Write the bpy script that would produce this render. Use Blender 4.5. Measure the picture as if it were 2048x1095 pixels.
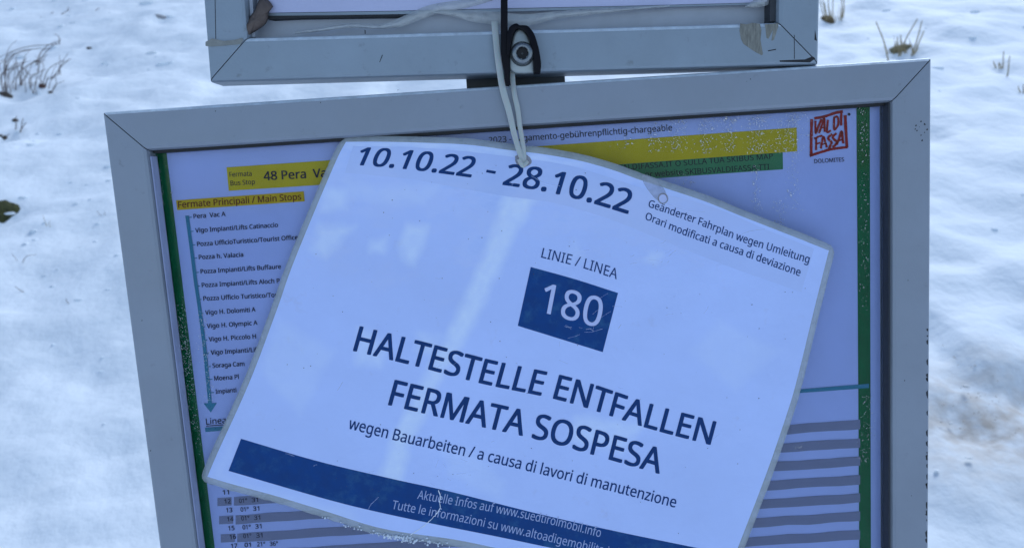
import bpy, bmesh, math, random, os
from mathutils import Vector, Matrix, noise

S = bpy.context.scene
for o in list(bpy.data.objects):
    bpy.data.objects.remove(o, do_unlink=True)
C = S.collection
random.seed(7)

# ------------------------------------------------------------------ camera
F_PX = 1500.0                      # focal length in pixels of a 2048 wide picture
CAM = Vector((-0.00947, -0.46079, -0.05522))
PITCH, ROLL, YAW = 0.127015, -0.065113, -0.001546
_cy, _sy = math.cos(YAW), math.sin(YAW)
_F = Vector((_sy*math.cos(PITCH), _cy*math.cos(PITCH), -math.sin(PITCH)))
_R = Vector((_cy, -_sy, 0)); _U = _R.cross(_F)
CR = _R*math.cos(ROLL) + _U*math.sin(ROLL)
CU = -_R*math.sin(ROLL) + _U*math.cos(ROLL)
cd = bpy.data.cameras.new('camera'); cam = bpy.data.objects.new('camera', cd); C.objects.link(cam)
m = Matrix((CR, CU, -_F)).transposed().to_4x4(); m.translation = CAM
cam.matrix_world = m
cd.sensor_width = 36; cd.lens = F_PX/2048*36; cd.clip_start = 0.02; cd.clip_end = 1000
cd.dof.use_dof = True; cd.dof.focus_distance = 0.475; cd.dof.aperture_fstop = 13
S.camera = cam

# ------------------------------------------------------------------ light
SUN_EL, SUN_AZ = math.radians(50), math.radians(38)     # behind the board, soft overcast
w = bpy.data.worlds.new("World"); S.world = w; w.use_nodes = True
nt = w.node_tree; bg = nt.nodes['Background']
sky = nt.nodes.new('ShaderNodeTexSky'); sky.sky_type = 'NISHITA'; sky.sun_disc = False
sky.sun_elevation = SUN_EL; sky.sun_rotation = SUN_AZ
sky.altitude = 1300; sky.air_density = 1.0; sky.dust_density = 1.5; sky.ozone_density = 1.0
nt.links.new(sky.outputs[0], bg.inputs[0]); bg.inputs[1].default_value = 0.12
sd = bpy.data.lights.new('sun', 'SUN'); sd.energy = 1.45; sd.angle = math.radians(28); sd.color = (0.80, 0.90, 1.0)
so = bpy.data.objects.new('sun', sd); C.objects.link(so)
sdir = Vector((math.sin(SUN_AZ)*math.cos(SUN_EL), math.cos(SUN_AZ)*math.cos(SUN_EL), math.sin(SUN_EL)))
so.rotation_euler = sdir.to_track_quat('Z', 'Y').to_euler()
S.view_settings.view_transform = 'Standard'; S.view_settings.look = 'None'
S.view_settings.gamma = 1; S.view_settings.use_curve_mapping = False
S.view_settings.exposure = 0.58
S.cycles.max_bounces = 8; S.cycles.transparent_max_bounces = 12

# ------------------------------------------------------------------ helpers
def ray(px, py):
    """direction of the line of sight through a point of the 2048x1095 photograph"""
    return (CR*(px-1024)/F_PX - CU*(py-547.5)/F_PX + _F)
def at(px, py, y=0.0):
    d = ray(px, py); t = (y-CAM.y)/d.y
    return CAM + d*t
def link(name, me, mat, parent=None, smooth=False):
    o = bpy.data.objects.new(name, me); C.objects.link(o)
    if mat is not None and not me.materials: me.materials.append(mat)
    if parent is not None: o.parent = parent
    if smooth:
        for p in me.polygons: p.use_smooth = True
    return o
def empty(name, loc, label, cat, group=None):
    o = bpy.data.objects.new(name, None); C.objects.link(o); o.location = loc
    o.empty_display_size = .02
    o['label'] = label; o['category'] = cat
    if group: o['group'] = group
    return o
def tag(o, label, cat, group=None):
    o['label'] = label; o['category'] = cat
    if group: o['group'] = group
    return o
def mesh(name, verts, faces, mat, parent=None, smooth=False):
    """world-space vertices; parent is a thing whose own location is subtracted"""
    me = bpy.data.meshes.new(name)
    off = parent_loc(parent)
    me.from_pydata([tuple(Vector(v)-off) for v in verts], [], faces); me.update()
    return link(name, me, mat, parent, smooth)
def parent_loc(p):
    v = Vector((0, 0, 0))
    while p is not None:
        v += p.location; p = p.parent
    return v
def bevel(o, wdt, seg=2):
    b = o.modifiers.new('bevel', 'BEVEL'); b.width = wdt; b.segments = seg; b.limit_method = 'ANGLE'; b.angle_limit = math.radians(40)
    for p in o.data.polygons: p.use_smooth = True
    b.harden_normals = False
    return o
def prism(name, pts, y0, y1, mat, parent=None, bev=0.0):
    """closed outline (list of (x,z) on the board's face) extruded in depth"""
    n = len(pts)
    vs = [(x, y0, z) for x, z in pts] + [(x, y1, z) for x, z in pts]
    fs = [tuple(range(n)), tuple(range(2*n-1, n-1, -1))] + [(i, i+n, (i+1) % n+n, (i+1) % n) for i in range(n)]
    o = mesh(name, vs, fs, mat, parent)
    bm = bmesh.new(); bm.from_mesh(o.data); bmesh.ops.recalc_face_normals(bm, faces=bm.faces); bm.to_mesh(o.data); bm.free()
    if bev: bevel(o, bev)
    return o
def pxz(pts, y=0.0):
    r = []
    for a, b in pts:
        p = at(a, b, y); r.append((p.x, p.z))
    return r
def lerp_list(L, u):
    u = max(0, min(1, u)); k = u*(len(L)-1); i = min(int(k), len(L)-2); f = k-i
    return tuple(a+(b-a)*f for a, b in zip(L[i], L[i+1]))
def cat(pts, n=12):
    """Catmull-Rom through the points, n samples per span"""
    P = [Vector(p) for p in pts]; out = []
    for i in range(len(P)-1):
        a = P[i-1] if i else P[0]*2-P[1]; b = P[i]; c = P[i+1]; d = P[i+2] if i+2 < len(P) else P[-1]*2-P[-2]
        for k in range(n):
            t = k/n
            out.append(0.5*((2*b)+(c-a)*t+(2*a-5*b+4*c-d)*t*t+(-a+3*b-3*c+d)*t**3))
    out.append(P[-1]); return out
def by_length(P, n):
    """n+1 points evenly spaced along a polyline"""
    L = [0]
    for a, b in zip(P, P[1:]): L.append(L[-1]+(b-a).length)
    out = []; j = 0
    for k in range(n+1):
        s = L[-1]*k/n
        while j < len(P)-2 and L[j+1] < s: j += 1
        f = (s-L[j])/max(1e-9, L[j+1]-L[j]); out.append(P[j].lerp(P[j+1], min(1, f)))
    return out
def ribbon(name, centre, widths, thick, mat, parent=None, smooth=True, nrm=Vector((0, -1, 0))):
    """strap with rectangular section along 3-D centre points"""
    n = len(centre); vs = []; fs = []
    for i, c in enumerate(centre):
        a = centre[max(0, i-1)]; b = centre[min(n-1, i+1)]
        t = (b-a).normalized(); s = t.cross(nrm).normalized(); k = s.cross(t).normalized()
        wd = widths[i] if isinstance(widths, (list, tuple)) else widths
        for u, v in ((-1, -1), (1, -1), (1, 1), (-1, 1)):
            vs.append(c+s*(u*wd/2)+k*(v*thick/2))
    for i in range(n-1):
        for q in range(4):
            fs.append((i*4+q, i*4+(q+1) % 4, (i+1)*4+(q+1) % 4, (i+1)*4+q))
    fs.append((3, 2, 1, 0)); fs.append(tuple((n-1)*4+q for q in range(4)))
    o = mesh(name, vs, fs, mat, parent)
    bm = bmesh.new(); bm.from_mesh(o.data); bmesh.ops.recalc_face_normals(bm, faces=bm.faces); bm.to_mesh(o.data); bm.free()
    if smooth: bevel(o, min(thick, .001)*.3, 2)
    return o
def tube(name, pts, r0, r1, mat, parent=None, sides=6):
    n = len(pts); vs = []; fs = []
    for i, c in enumerate(pts):
        c = Vector(c); a = Vector(pts[max(0, i-1)]); b = Vector(pts[min(n-1, i+1)])
        t = (b-a).normalized(); s = t.orthogonal().normalized(); k = t.cross(s)
        r = r0+(r1-r0)*i/(n-1)
        for q in range(sides):
            an = 2*math.pi*q/sides; vs.append(c+(s*math.cos(an)+k*math.sin(an))*r)
    for i in range(n-1):
        for q in range(sides):
            fs.append((i*sides+q, i*sides+(q+1) % sides, (i+1)*sides+(q+1) % sides, (i+1)*sides+q))
    fs.append(tuple(range(sides-1, -1, -1))); fs.append(tuple((n-1)*sides+q for q in range(sides)))
    return mesh(name, vs, fs, mat, parent, smooth=True)

# ------------------------------------------------------------------ materials
def mat(name, col, rough=.5, metal=0, coat=0, coat_rough=.1, alpha=1, ior=1.45, spec=.5, var=0, vscale=40, bump=0, bscale=300, bdist=.001, stretch=(1, 1, 1), sss=0, trans=0, stain=None, detail=4):
    M = bpy.data.materials.new(name); M.use_nodes = True; t = M.node_tree; b = t.nodes['Principled BSDF']
    b.inputs['Base Color'].default_value = (*col, 1); b.inputs['Roughness'].default_value = rough; b.inputs['Metallic'].default_value = metal
    b.inputs['Coat Weight'].default_value = coat; b.inputs['Coat Roughness'].default_value = coat_rough
    b.inputs['Alpha'].default_value = alpha; b.inputs['IOR'].default_value = ior; b.inputs['Specular IOR Level'].default_value = spec
    b.inputs['Transmission Weight'].default_value = trans
    if sss: b.inputs['Subsurface Weight'].default_value = sss; b.inputs['Subsurface Scale'].default_value = .01
    N = t.nodes.new; K = t.links.new
    if var or bump or stain:
        tc = N('ShaderNodeTexCoord'); mp = N('ShaderNodeMapping'); mp.inputs['Scale'].default_value = stretch
        K(tc.outputs['Object'], mp.inputs[0])
    cur = None
    if var:
        n1 = N('ShaderNodeTexNoise'); n1.inputs['Scale'].default_value = vscale; n1.inputs['Detail'].default_value = detail; n1.inputs['Roughness'].default_value = .6
        K(mp.outputs[0], n1.inputs['Vector'])
        r = N('ShaderNodeMapRange'); r.inputs['From Min'].default_value = .3; r.inputs['From Max'].default_value = .7
        r.inputs['To Min'].default_value = 1-var; r.inputs['To Max'].default_value = 1+var
        K(n1.outputs['Fac'], r.inputs['Value'])
        mx = N('ShaderNodeVectorMath'); mx.operation = 'SCALE'; mx.inputs[0].default_value = col
        K(r.outputs[0], mx.inputs['Scale']); cur = mx.outputs[0]
        r2 = N('ShaderNodeMapRange'); r2.inputs['From Min'].default_value = .3; r2.inputs['From Max'].default_value = .7
        r2.inputs['To Min'].default_value = max(.03, rough-.08); r2.inputs['To Max'].default_value = rough+.1
        K(n1.outputs['Fac'], r2.inputs['Value']); K(r2.outputs[0], b.inputs['Roughness'])
    if stain:            # (colour, scale, lo, hi, amount)
        sc_, s_s, lo, hi, am = stain
        n3 = N('ShaderNodeTexNoise'); n3.inputs['Scale'].default_value = s_s; n3.inputs['Detail'].default_value = 7; n3.inputs['Roughness'].default_value = .7
        K(tc.outputs['Object'], n3.inputs['Vector'])
        r3 = N('ShaderNodeMapRange'); r3.inputs['From Min'].default_value = lo; r3.inputs['From Max'].default_value = hi; r3.inputs['To Max'].default_value = am
        K(n3.outputs['Fac'], r3.inputs['Value'])
        mc = N('ShaderNodeMix'); mc.data_type = 'RGBA'; mc.inputs[7].default_value = (*sc_, 1)
        if cur is not None: K(cur, mc.inputs[6])
        else: mc.inputs[6].default_value = (*col, 1)
        K(r3.outputs[0], mc.inputs[0]); cur = mc.outputs[2]
    if cur is not None: K(cur, b.inputs['Base Color'])
    if bump:
        n2 = N('ShaderNodeTexNoise'); n2.inputs['Scale'].default_value = bscale; n2.inputs['Detail'].default_value = 5
        K(mp.outputs[0], n2.inputs['Vector'])
        bp = N('ShaderNodeBump'); bp.inputs['Strength'].default_value = bump; bp.inputs['Distance'].default_value = bdist
        K(n2.outputs['Fac'], bp.inputs['Height']); K(bp.outputs[0], b.inputs['Normal'])
        if coat: K(bp.outputs[0], b.inputs['Coat Normal'])
    return M

M_alu = mat('anodised_aluminium', (.245, .28, .335), .42, .35, var=.09, vscale=16, bump=.25, bscale=900, bdist=.0003, stretch=(1, 1, 1), stain=((.13, .13, .13), 110, .61, .78, .55), detail=8)
M_alu_up = mat('aged_aluminium', (.255, .31, .365), .45, .3, var=.10, vscale=20, bump=.3, bscale=700, bdist=.0003, stain=((.11, .11, .10), 90, .60, .78, .65), detail=8)
M_edge = mat('edge_highlight', (.56, .64, .70), .38, .1, var=.2, vscale=120, stretch=(1, 1, 1))  # paler metal, paints the bright highlight along the rail edges
M_back = mat('pale_back_panel', (.40, .44, .50), .5, .1, var=.08, vscale=50)
M_dark = mat('black_and_shade', (.012, .013, .016), .6)  # black parts and marks, also the painted shadow strips
M_reveal = mat('dark_reveal', (.03, .035, .045), .5, var=.15, vscale=50)
M_paper = mat('laminated_paper', (.47, .59, .96), .5, 0, coat=.9, coat_rough=.09, var=.05, vscale=11, bump=.5, bscale=26, bdist=.004, stain=((.40, .44, .66), 60, .62, .8, .5), detail=6)
tp = M_paper.node_tree; bp_ = tp.nodes['Principled BSDF']; at_ = tp.nodes.new('ShaderNodeAttribute'); at_.attribute_name = 'glare'
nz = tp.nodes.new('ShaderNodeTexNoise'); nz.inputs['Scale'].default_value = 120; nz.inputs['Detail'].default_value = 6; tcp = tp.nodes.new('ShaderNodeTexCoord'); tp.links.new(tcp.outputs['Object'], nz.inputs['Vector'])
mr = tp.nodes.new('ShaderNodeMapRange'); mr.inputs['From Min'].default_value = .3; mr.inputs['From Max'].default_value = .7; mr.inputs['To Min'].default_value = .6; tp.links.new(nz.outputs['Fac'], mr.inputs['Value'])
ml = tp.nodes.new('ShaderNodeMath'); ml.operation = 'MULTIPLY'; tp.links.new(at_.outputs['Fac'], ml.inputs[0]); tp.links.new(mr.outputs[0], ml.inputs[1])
mcp = tp.nodes.new('ShaderNodeMix'); mcp.data_type = 'RGBA'; mcp.inputs[7].default_value = (.72, .83, 1, 1); tp.links.new(bp_.inputs['Base Color'].links[0].from_socket, mcp.inputs[6]); tp.links.new(ml.outputs[0], mcp.inputs[0]); tp.links.new(mcp.outputs[2], bp_.inputs['Base Color'])  # lightens the paper colour where the sheet reflects
M_patch = mat('laminated_paper_strip', (.45, .56, .90), .5, 0, coat=.9, coat_rough=.1, var=.03, vscale=20, bump=.3, bscale=25, bdist=.003)
M_poster = mat('poster_paper', (.38, .47, .77), .6, 0, var=.05, vscale=18, bump=.4, bscale=30, bdist=.002)
M_poster_up = mat('upper_poster_paper', (.46, .48, .66), .5, 0, coat=.3, var=.04, vscale=18)
M_film = mat('laminating_film', (.46, .52, .56), .28, 0, coat=.4, alpha=.5, var=.10, vscale=90, bump=.5, bscale=220, bdist=.0008)
M_blue = mat('blue_print', (.0, .046, .20), .5, 0, coat=.12, coat_rough=.15, spec=.15, var=.10, vscale=120, bump=.3, bscale=22, bdist=.003, stain=((.03, .13, .26), 90, .52, .75, .6))
M_bluetext = mat('blue_lettering', (.002, .036, .155), .5, 0, coat=.1, spec=.15, var=.10, vscale=200)
M_whitetext = mat('pale_lettering', (.48, .54, .82), .5, 0, coat=.4)
M_whitesmall = mat('thin_pale_lettering', (.32, .40, .66), .5, 0, coat=.4)
M_black = mat('black_ink', (.008, .010, .03), .7, spec=.1)
M_grey_ink = mat('faded_ink', (.010, .014, .04), .7, spec=.1)
M_yellow = mat('yellow_print', (.50, .40, .012), .6, spec=.1, var=.06, vscale=60)
M_yellow2 = mat('amber_print', (.52, .36, .010), .6, spec=.1, var=.06, vscale=60)
M_orange = mat('rust_lettering', (.13, .025, .006), .7, spec=.1)
M_green = mat('dark_green_print', (.002, .115, .035), .7, spec=.05, var=.15, vscale=60)
M_green2 = mat('soft_green_print', (.03, .19, .085), .7, spec=.1, var=.08, vscale=60)
M_teal = mat('teal_print', (.01, .18, .27), .6, var=.08, vscale=60)
M_band = mat('grey_row_print', (.17, .195, .29), .6, var=.05, vscale=60)
M_red = mat('red_logo_print', (.27, .010, .014), .7, spec=.1, var=.12, vscale=300)
M_tie = mat('milky_nylon', (.40, .44, .43), .4, 0, coat=.3, var=.05, vscale=100, trans=0)
M_tie.node_tree.nodes['Principled BSDF'].inputs['Subsurface Weight'].default_value = .25
M_tie.node_tree.nodes['Principled BSDF'].inputs['Subsurface Scale'].default_value = .002
M_btie = mat('black_nylon', (.004, .004, .007), .45, 0, spec=.15)
M_lug = mat('cast_zinc', (.34, .38, .38), .45, .5, var=.08, vscale=200)
M_bolt = mat('zinc_bolt', (.20, .225, .24), .30, .85, var=.12, vscale=400, bump=.4, bscale=900, bdist=.0003)
M_post = mat('dark_galvanised_steel', (.055, .065, .07), .5, .3, var=.15, vscale=60)
M_leaf = mat('dead_leaf', (.11, .085, .075), .8, 0, var=.25, vscale=120, bump=.6, bscale=300, bdist=.001)
M_resid = mat('adhesive_residue', (.20, .20, .175), .8, 0, var=.35, vscale=250, stretch=(3, 1, .6), bump=.6, bscale=500, bdist=.0006)
M_putty = mat('dirty_sealant', (.24, .25, .235), .8, 0, var=.15, vscale=150, bump=.7, bscale=400, bdist=.001)
M_wrap = mat('crumpled_film', (.55, .58, .58), .3, 0, coat=.5, alpha=.55, var=.08, vscale=200, bump=.9, bscale=180, bdist=.002)
M_frost = mat('ice_crumbs', (.72, .78, .86), .3, 0, coat=.4)
M_stain = mat('rusty_dirt_stain', (.30, .27, .23), .7, 0, alpha=.55, var=.3, vscale=200)
M_straw = mat('dry_straw', (.34, .27, .15), .8, var=.2, vscale=60)
M_twig = mat('brown_twig', (.13, .095, .085), .85, var=.2, vscale=60)
M_moss = mat('mossy_turf', (.055, .06, .02), .95, var=.5, vscale=80, bump=1, bscale=120, bdist=.01)
M_soil = mat('dark_soil', (.07, .06, .05), .95, var=.4, vscale=80, bump=1, bscale=120, bdist=.01)
M_drop = bpy.data.materials.new('water_beads'); M_drop.use_nodes = True
t = M_drop.node_tree; t.nodes.remove(t.nodes['Principled BSDF'])
tr = t.nodes.new('ShaderNodeBsdfTransparent'); gl = t.nodes.new('ShaderNodeBsdfGlossy'); gl.inputs['Roughness'].default_value = .2
mx = t.nodes.new('ShaderNodeMixShader'); mx.inputs[0].default_value = .23; t.links.new(tr.outputs[0], mx.inputs[1]); t.links.new(gl.outputs[0], mx.inputs[2])
t.links.new(mx.outputs[0], t.nodes['Material Output'].inputs[0])
# clear acrylic pane: see-through with a mirror-like reflection
M_pane = bpy.data.materials.new('clear_acrylic'); M_pane.use_nodes = True
t = M_pane.node_tree; t.nodes.remove(t.nodes['Principled BSDF'])
tr = t.nodes.new('ShaderNodeBsdfTransparent'); tr.inputs[0].default_value = (.96, .97, 1, 1)
gl = t.nodes.new('ShaderNodeBsdfGlossy'); gl.inputs['Roughness'].default_value = .06
fr = t.nodes.new('ShaderNodeFresnel'); fr.inputs[0].default_value = 1.22
mx = t.nodes.new('ShaderNodeMixShader'); t.links.new(fr.outputs[0], mx.inputs[0]); t.links.new(tr.outputs[0], mx.inputs[1]); t.links.new(gl.outputs[0], mx.inputs[2])
t.links.new(mx.outputs[0], t.nodes['Material Output'].inputs[0])

# ------------------------------------------------------------------ snow
GZ = -1.25
def fbm(x, y, s, o=3):
    v = 0; a = 1
    for k in range(o):
        v += a*noise.noise(Vector((x*s, y*s, 3.1*k))); s *= 2.1; a *= .5
    return v
hollows = []
def ground(x, y):
    yy = y-.3
    h = GZ + (.47*yy if yy > 0 else 0)
    if yy > 14: h = GZ+.47*14+(.47*(yy-14))*.75
    if -1 < yy < .6:                       # soften the foot of the bank
        k = (yy+1)/1.6; h = GZ+.47*.6*k*k
    if y < 30 and abs(x) < 30:
        h += .05*fbm(x+3, y, .9, 2)+.040*fbm(x, y*1.3+9, 2.6, 2)+.012*fbm(x+5, y*1.6, 5.0, 1)+.007*fbm(x, y*1.5, 7, 2)
    else:
        h += .25*fbm(x, y, .12, 3)
    for hx, hy, r, d in hollows:
        q = ((x-hx)**2+(y-hy)**2)/(r*r)
        if q < 6: h -= d*math.exp(-q)
    return h
def on_snow(px, py):
    d = ray(px, py); t0 = .6; t1 = .6
    while t1 < 60:
        p = CAM+d*t1
        if p.z < ground(p.x, p.y): break
        t0 = t1; t1 += .05
    for _ in range(20):
        tm = (t0+t1)/2; p = CAM+d*tm
        if p.z < ground(p.x, p.y): t1 = tm
        else: t0 = tm
    p = CAM+d*t1
    return Vector((p.x, p.y, ground(p.x, p.y)))
for px, py, r, d in ((322, 32, .10, .07), (178, 97, .035, .03), (25, 188, .09, .06), (100, 170, .10, .06), (75, 112, .05, .03), (30, 245, .05, .04), (10, 275, .06, .05),
                     (28, 345, .06, .03), (8, 425, .10, .06), (1800, 105, .13, .06), (2008, 142, .06, .03), (1665, 40, .10, .04), (1905, 75, .12, .035),
                     (145, 260, .08, .02), (200, 190, .06, .02), (1985, 860, .10, .012)):
    p = on_snow(px, py); hollows.append((p.x, p.y, r, d))
_r = random.Random(21)
for _ in range(170):
    px, py = (_r.uniform(-60, 420), _r.uniform(-10, 1090)) if _ < 115 else (_r.uniform(1640, 2110), _r.uniform(-10, 1090))
    p = on_snow(px, py); dist = (p-CAM).length; hollows.append((p.x, p.y, _r.uniform(.012, .035)*dist**.7, _r.uniform(.003, .012)*_r.choice((1, 1, 1, -1))))
# a trodden ledge at the right: crest line and dirty strip just below it
crest = [on_snow(a, b) for a, b in ((1780, 600), (1868, 655), (1920, 705), (1970, 745), (2050, 768), (2200, 800), (2500, 840))]
def ledge(x, y):
    best = 9; sg = 1
    for a, b in zip(crest, crest[1:]):
        ab = Vector((b.x-a.x, b.y-a.y)); ap = Vector((x-a.x, y-a.y)); t_ = max(0, min(1, ap.dot(ab)/ab.dot(ab)))
        q = ap-ab*t_
        if q.length < best: best = q.length; sg = 1 if ab.x*ap.y-ab.y*ap.x > 0 else -1
    return best*sg
xs = [-60, -40, -28, -20, -14, -10, -7, -5.2]+[-4.2+i*.035 for i in range(241)]+[5.2, 7, 10, 14, 20, 28, 40, 60]
ys = [-60, -30, -15, -8, -4, -2, -1]+[-.4+i*.03 for i in range(90)]+[2.3+i*.045 for i in range(110)]+[7.3, 7.8, 8.5, 9.5, 11, 13, 16, 20, 25, 30, 40, 60, 80]
vs = []
for y in ys:
    for x in xs:
        h = ground(x, y)
        if .3 < x < 4 and .2 < y < 3.5:
            L = ledge(x, y)
            if abs(L) < .5: h += .032*math.tanh(L/.025)*max(0, 1-abs(L)/.5)+ (.010*fbm(x, y, 22, 2) if -.3 < L < 0 else 0)
        vs.append((x, y, h))
nx = len(xs); fs = [(j*nx+i, j*nx+i+1, (j+1)*nx+i+1, (j+1)*nx+i) for j in range(len(ys)-1) for i in range(nx-1)]
M_snow = mat('wet_snow', (.84, .90, .945), .7, 0, var=.035, vscale=2.2, bump=.5, bscale=14, bdist=.02, sss=0)
# dirt thrown onto the trodden strip: brown specks where the noise is high, only inside a soft ellipse
t = M_snow.node_tree; b = t.nodes['Principled BSDF']; N = t.nodes.new; K = t.links.new
dc = on_snow(1985, 835)
tc = N('ShaderNodeTexCoord'); mp = N('ShaderNodeMapping'); mp.vector_type = 'POINT'
mp.inputs['Location'].default_value = (-dc.x/.50, -dc.y/.30, 0); mp.inputs['Scale'].default_value = (1/.50, 1/.30, 0)
K(tc.outputs['Object'], mp.inputs[0]); ln = N('ShaderNodeVectorMath'); ln.operation = 'LENGTH'; K(mp.outputs[0], ln.inputs[0])
r1 = N('ShaderNodeMapRange'); r1.inputs['From Min'].default_value = 1.0; r1.inputs['From Max'].default_value = .0; K(ln.outputs['Value'], r1.inputs['Value'])
n1 = N('ShaderNodeTexNoise'); n1.inputs['Scale'].default_value = 22; n1.inputs['Detail'].default_value = 6; K(tc.outputs['Object'], n1.inputs['Vector'])
r2 = N('ShaderNodeMapRange'); r2.inputs['From Min'].default_value = .20; r2.inputs['From Max'].default_value = .62; r2.inputs['To Max'].default_value = .85; K(n1.outputs['Fac'], r2.inputs['Value'])
mu = N('ShaderNodeMath'); mu.operation = 'MULTIPLY'; K(r1.outputs[0], mu.inputs[0]); K(r2.outputs[0], mu.inputs[1])
mc = N('ShaderNodeMix'); mc.data_type = 'RGBA'; mc.inputs[7].default_value = (.46, .38, .30, 1)
K(b.inputs['Base Color'].links[0].from_socket, mc.inputs[6]); K(mu.outputs[0], mc.inputs[0]); K(mc.outputs[2], b.inputs['Base Color'])
sn = mesh('snow', vs, fs, M_snow, None, smooth=True); sn['kind'] = 'structure'

# ------------------------------------------------------------------ display cases
def rail_set(parent, x0, x1, z0, z1, wd, mtl, rot=0, org=Vector((0, 0, 0)), depth=.03, rec=.0115, slots=('top', 'right', 'bottom', 'left')):
    """four mitred aluminium rails, parent coordinates in the x-z plane"""
    prof = [(0, depth), (0, .0036), (.0007, .0011), (.0020, 0), (wd-.0026, 0), (wd-.0009, .0010), (wd, .0034), (wd, rec+.004), (wd-.006, rec+.004), (wd-.006, depth)]
    cor = [(x0, z1, 1, -1), (x1, z1, -1, -1), (x1, z0, -1, 1), (x0, z0, 1, 1)]
    g = .0004
    for k in range(4):
        a = cor[k]; b_ = cor[(k+1) % 4]
        dirx = Vector((b_[0]-a[0], 0, b_[1]-a[1])).normalized()
        V = []
        for (cx, cz, sx, sz), s in ((a, 1), (b_, -1)):
            for n_, y in prof:
                V.append(Vector((cx+sx*n_, y, cz+sz*n_))+dirx*g*s)
        n = len(prof); F = [tuple(range(n)), tuple(range(2*n-1, n-1, -1))]+[(i, i+n, (i+1) % n+n, (i+1) % n) for i in range(n)]
        me = bpy.data.meshes.new('frame_rail'); me.from_pydata([tuple(v) for v in V], [], F); me.update()
        bm = bmesh.new(); bm.from_mesh(me); bmesh.ops.recalc_face_normals(bm, faces=bm.faces); bm.to_mesh(me); bm.free()
        ro = link('frame_rail', me, mtl, parent)
        me.materials.append(M_edge)                # sky and snow highlight painted on the up-facing edges
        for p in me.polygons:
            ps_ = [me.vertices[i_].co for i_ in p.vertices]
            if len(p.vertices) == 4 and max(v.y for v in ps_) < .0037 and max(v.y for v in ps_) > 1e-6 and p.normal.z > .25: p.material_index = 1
    for cx, cz, sx, sz in cor:                   # dark corner keys behind each mitre joint
        pts = [(cx+sx*.0012, cz+sz*.0012), (cx+sx*.0026, cz+sz*.0012), (cx+sx*(wd-.0012), cz+sz*(wd-.0026)), (cx+sx*(wd-.0012), cz+sz*(wd-.0012)), (cx+sx*(wd-.0026), cz+sz*(wd-.0012)), (cx+sx*.0012, cz+sz*.0026)]
        V = [(x, .0008, z) for x, z in pts]+[(x, .02, z) for x, z in pts]; n = 6
        me = bpy.data.meshes.new('corner_joint'); me.from_pydata(V, [], [tuple(range(n)), tuple(range(2*n-1, n-1, -1))]+[(i, i+n, (i+1) % n+n, (i+1) % n) for i in range(n)])
        link('corner_joint', me, M_dark, parent)
def box_me(name, x0, x1, y0, y1, z0, z1, mtl, parent):
    V = [(x, y, z) for x in (x0, x1) for y in (y0, y1) for z in (z0, z1)]
    me = bpy.data.meshes.new(name); me.from_pydata(V, [], [(0, 1, 3, 2), (4, 6, 7, 5), (0, 4, 5, 1), (2, 3, 7, 6), (0, 2, 6, 4), (1, 5, 7, 3)]); me.update()
    return link(name, me, mtl, parent)

WB, HB = .25, .68
PY = .0130        # poster plane
low = empty('display_case', (0, 0, -HB), 'large lower aluminium display case with mitred frame, holding the green edged bus timetable', 'display case')
rail_set(low, -WB, WB, 0, HB, .0245, M_alu)
box_me('back_panel', -.2385, .2385, .0142, .0282, .0115, HB-.0115, M_back, low)
iw = WB-.0245
pane = box_me('window_pane', -iw+.0002, iw-.0002, .0103, .0113, .0247, HB-.0247, M_pane, low)
# recess wall strips: dull lilac-grey left, dark right, black under the top rail
box_me('reveal_strip', iw-.0008, iw-.0001, .0025, .0100, .025, HB-.025, M_reveal, low)['label'] = 'dark strip along the right inner wall'
box_me('reveal_strip', -iw+.001, iw-.001, .0060, .0100, HB-.0262, HB-.0246, M_dark, low)['label'] = 'black strip painting the shadow line under the top rail'  # shadow line under the rail, drawn as a black strip

box_me('reveal_strip', -iw+.0001, -iw+.0009, .0025, .0100, .025, HB-.028, mat('added_lilac_strip', (.30, .34, .50), .6, var=.1, vscale=40), low)['label'] = 'added pale lilac strip lightening the left inner wall'  # added strip, its pale colour lightens the dark left wall
def chips(parent, L, mtl=None):
    for p in L:
        P = pxz(p); n_ = len(P); me = bpy.data.meshes.new('chip'); zo = parent.location.z
        me.from_pydata([(x, -.00006, z-zo) for x, z in P], [], [tuple(range(n_))]); link('chip', me, mtl or M_dark, parent)
_r = random.Random(3); L = []
for k in range(26):
    y = _r.uniform(650, 1090); x = 1864.5-.0051*(y-115)-6.5; w_ = _r.uniform(.8, 3.2); h_ = _r.uniform(3, 16)
    L.append([(x+1, y), (x-w_, y+h_*.3), (x-w_*.6, y+h_*.8), (x+1, y+h_)])
for k in range(12):
    x, y = _r.gauss(1842, 9), _r.gauss(262, 22); w_ = _r.uniform(.8, 2.2); L.append([(x, y), (x+w_, y-w_), (x+w_*1.6, y+w_*.5), (x+.3, y+w_)])
for x, y in ((795, 180), (1500, 158), (1493, 163), (640, 205), (430, 222), (240, 420), (283, 640), (1815, 560), (1808, 760), (1822, 990), (300, 900)):
    w_ = _r.uniform(.8, 1.8); L.append([(x, y), (x+w_, y-w_*.7), (x+w_*1.5, y+w_*.6), (x+.3, y+w_)])
chips(low, L)
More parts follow.
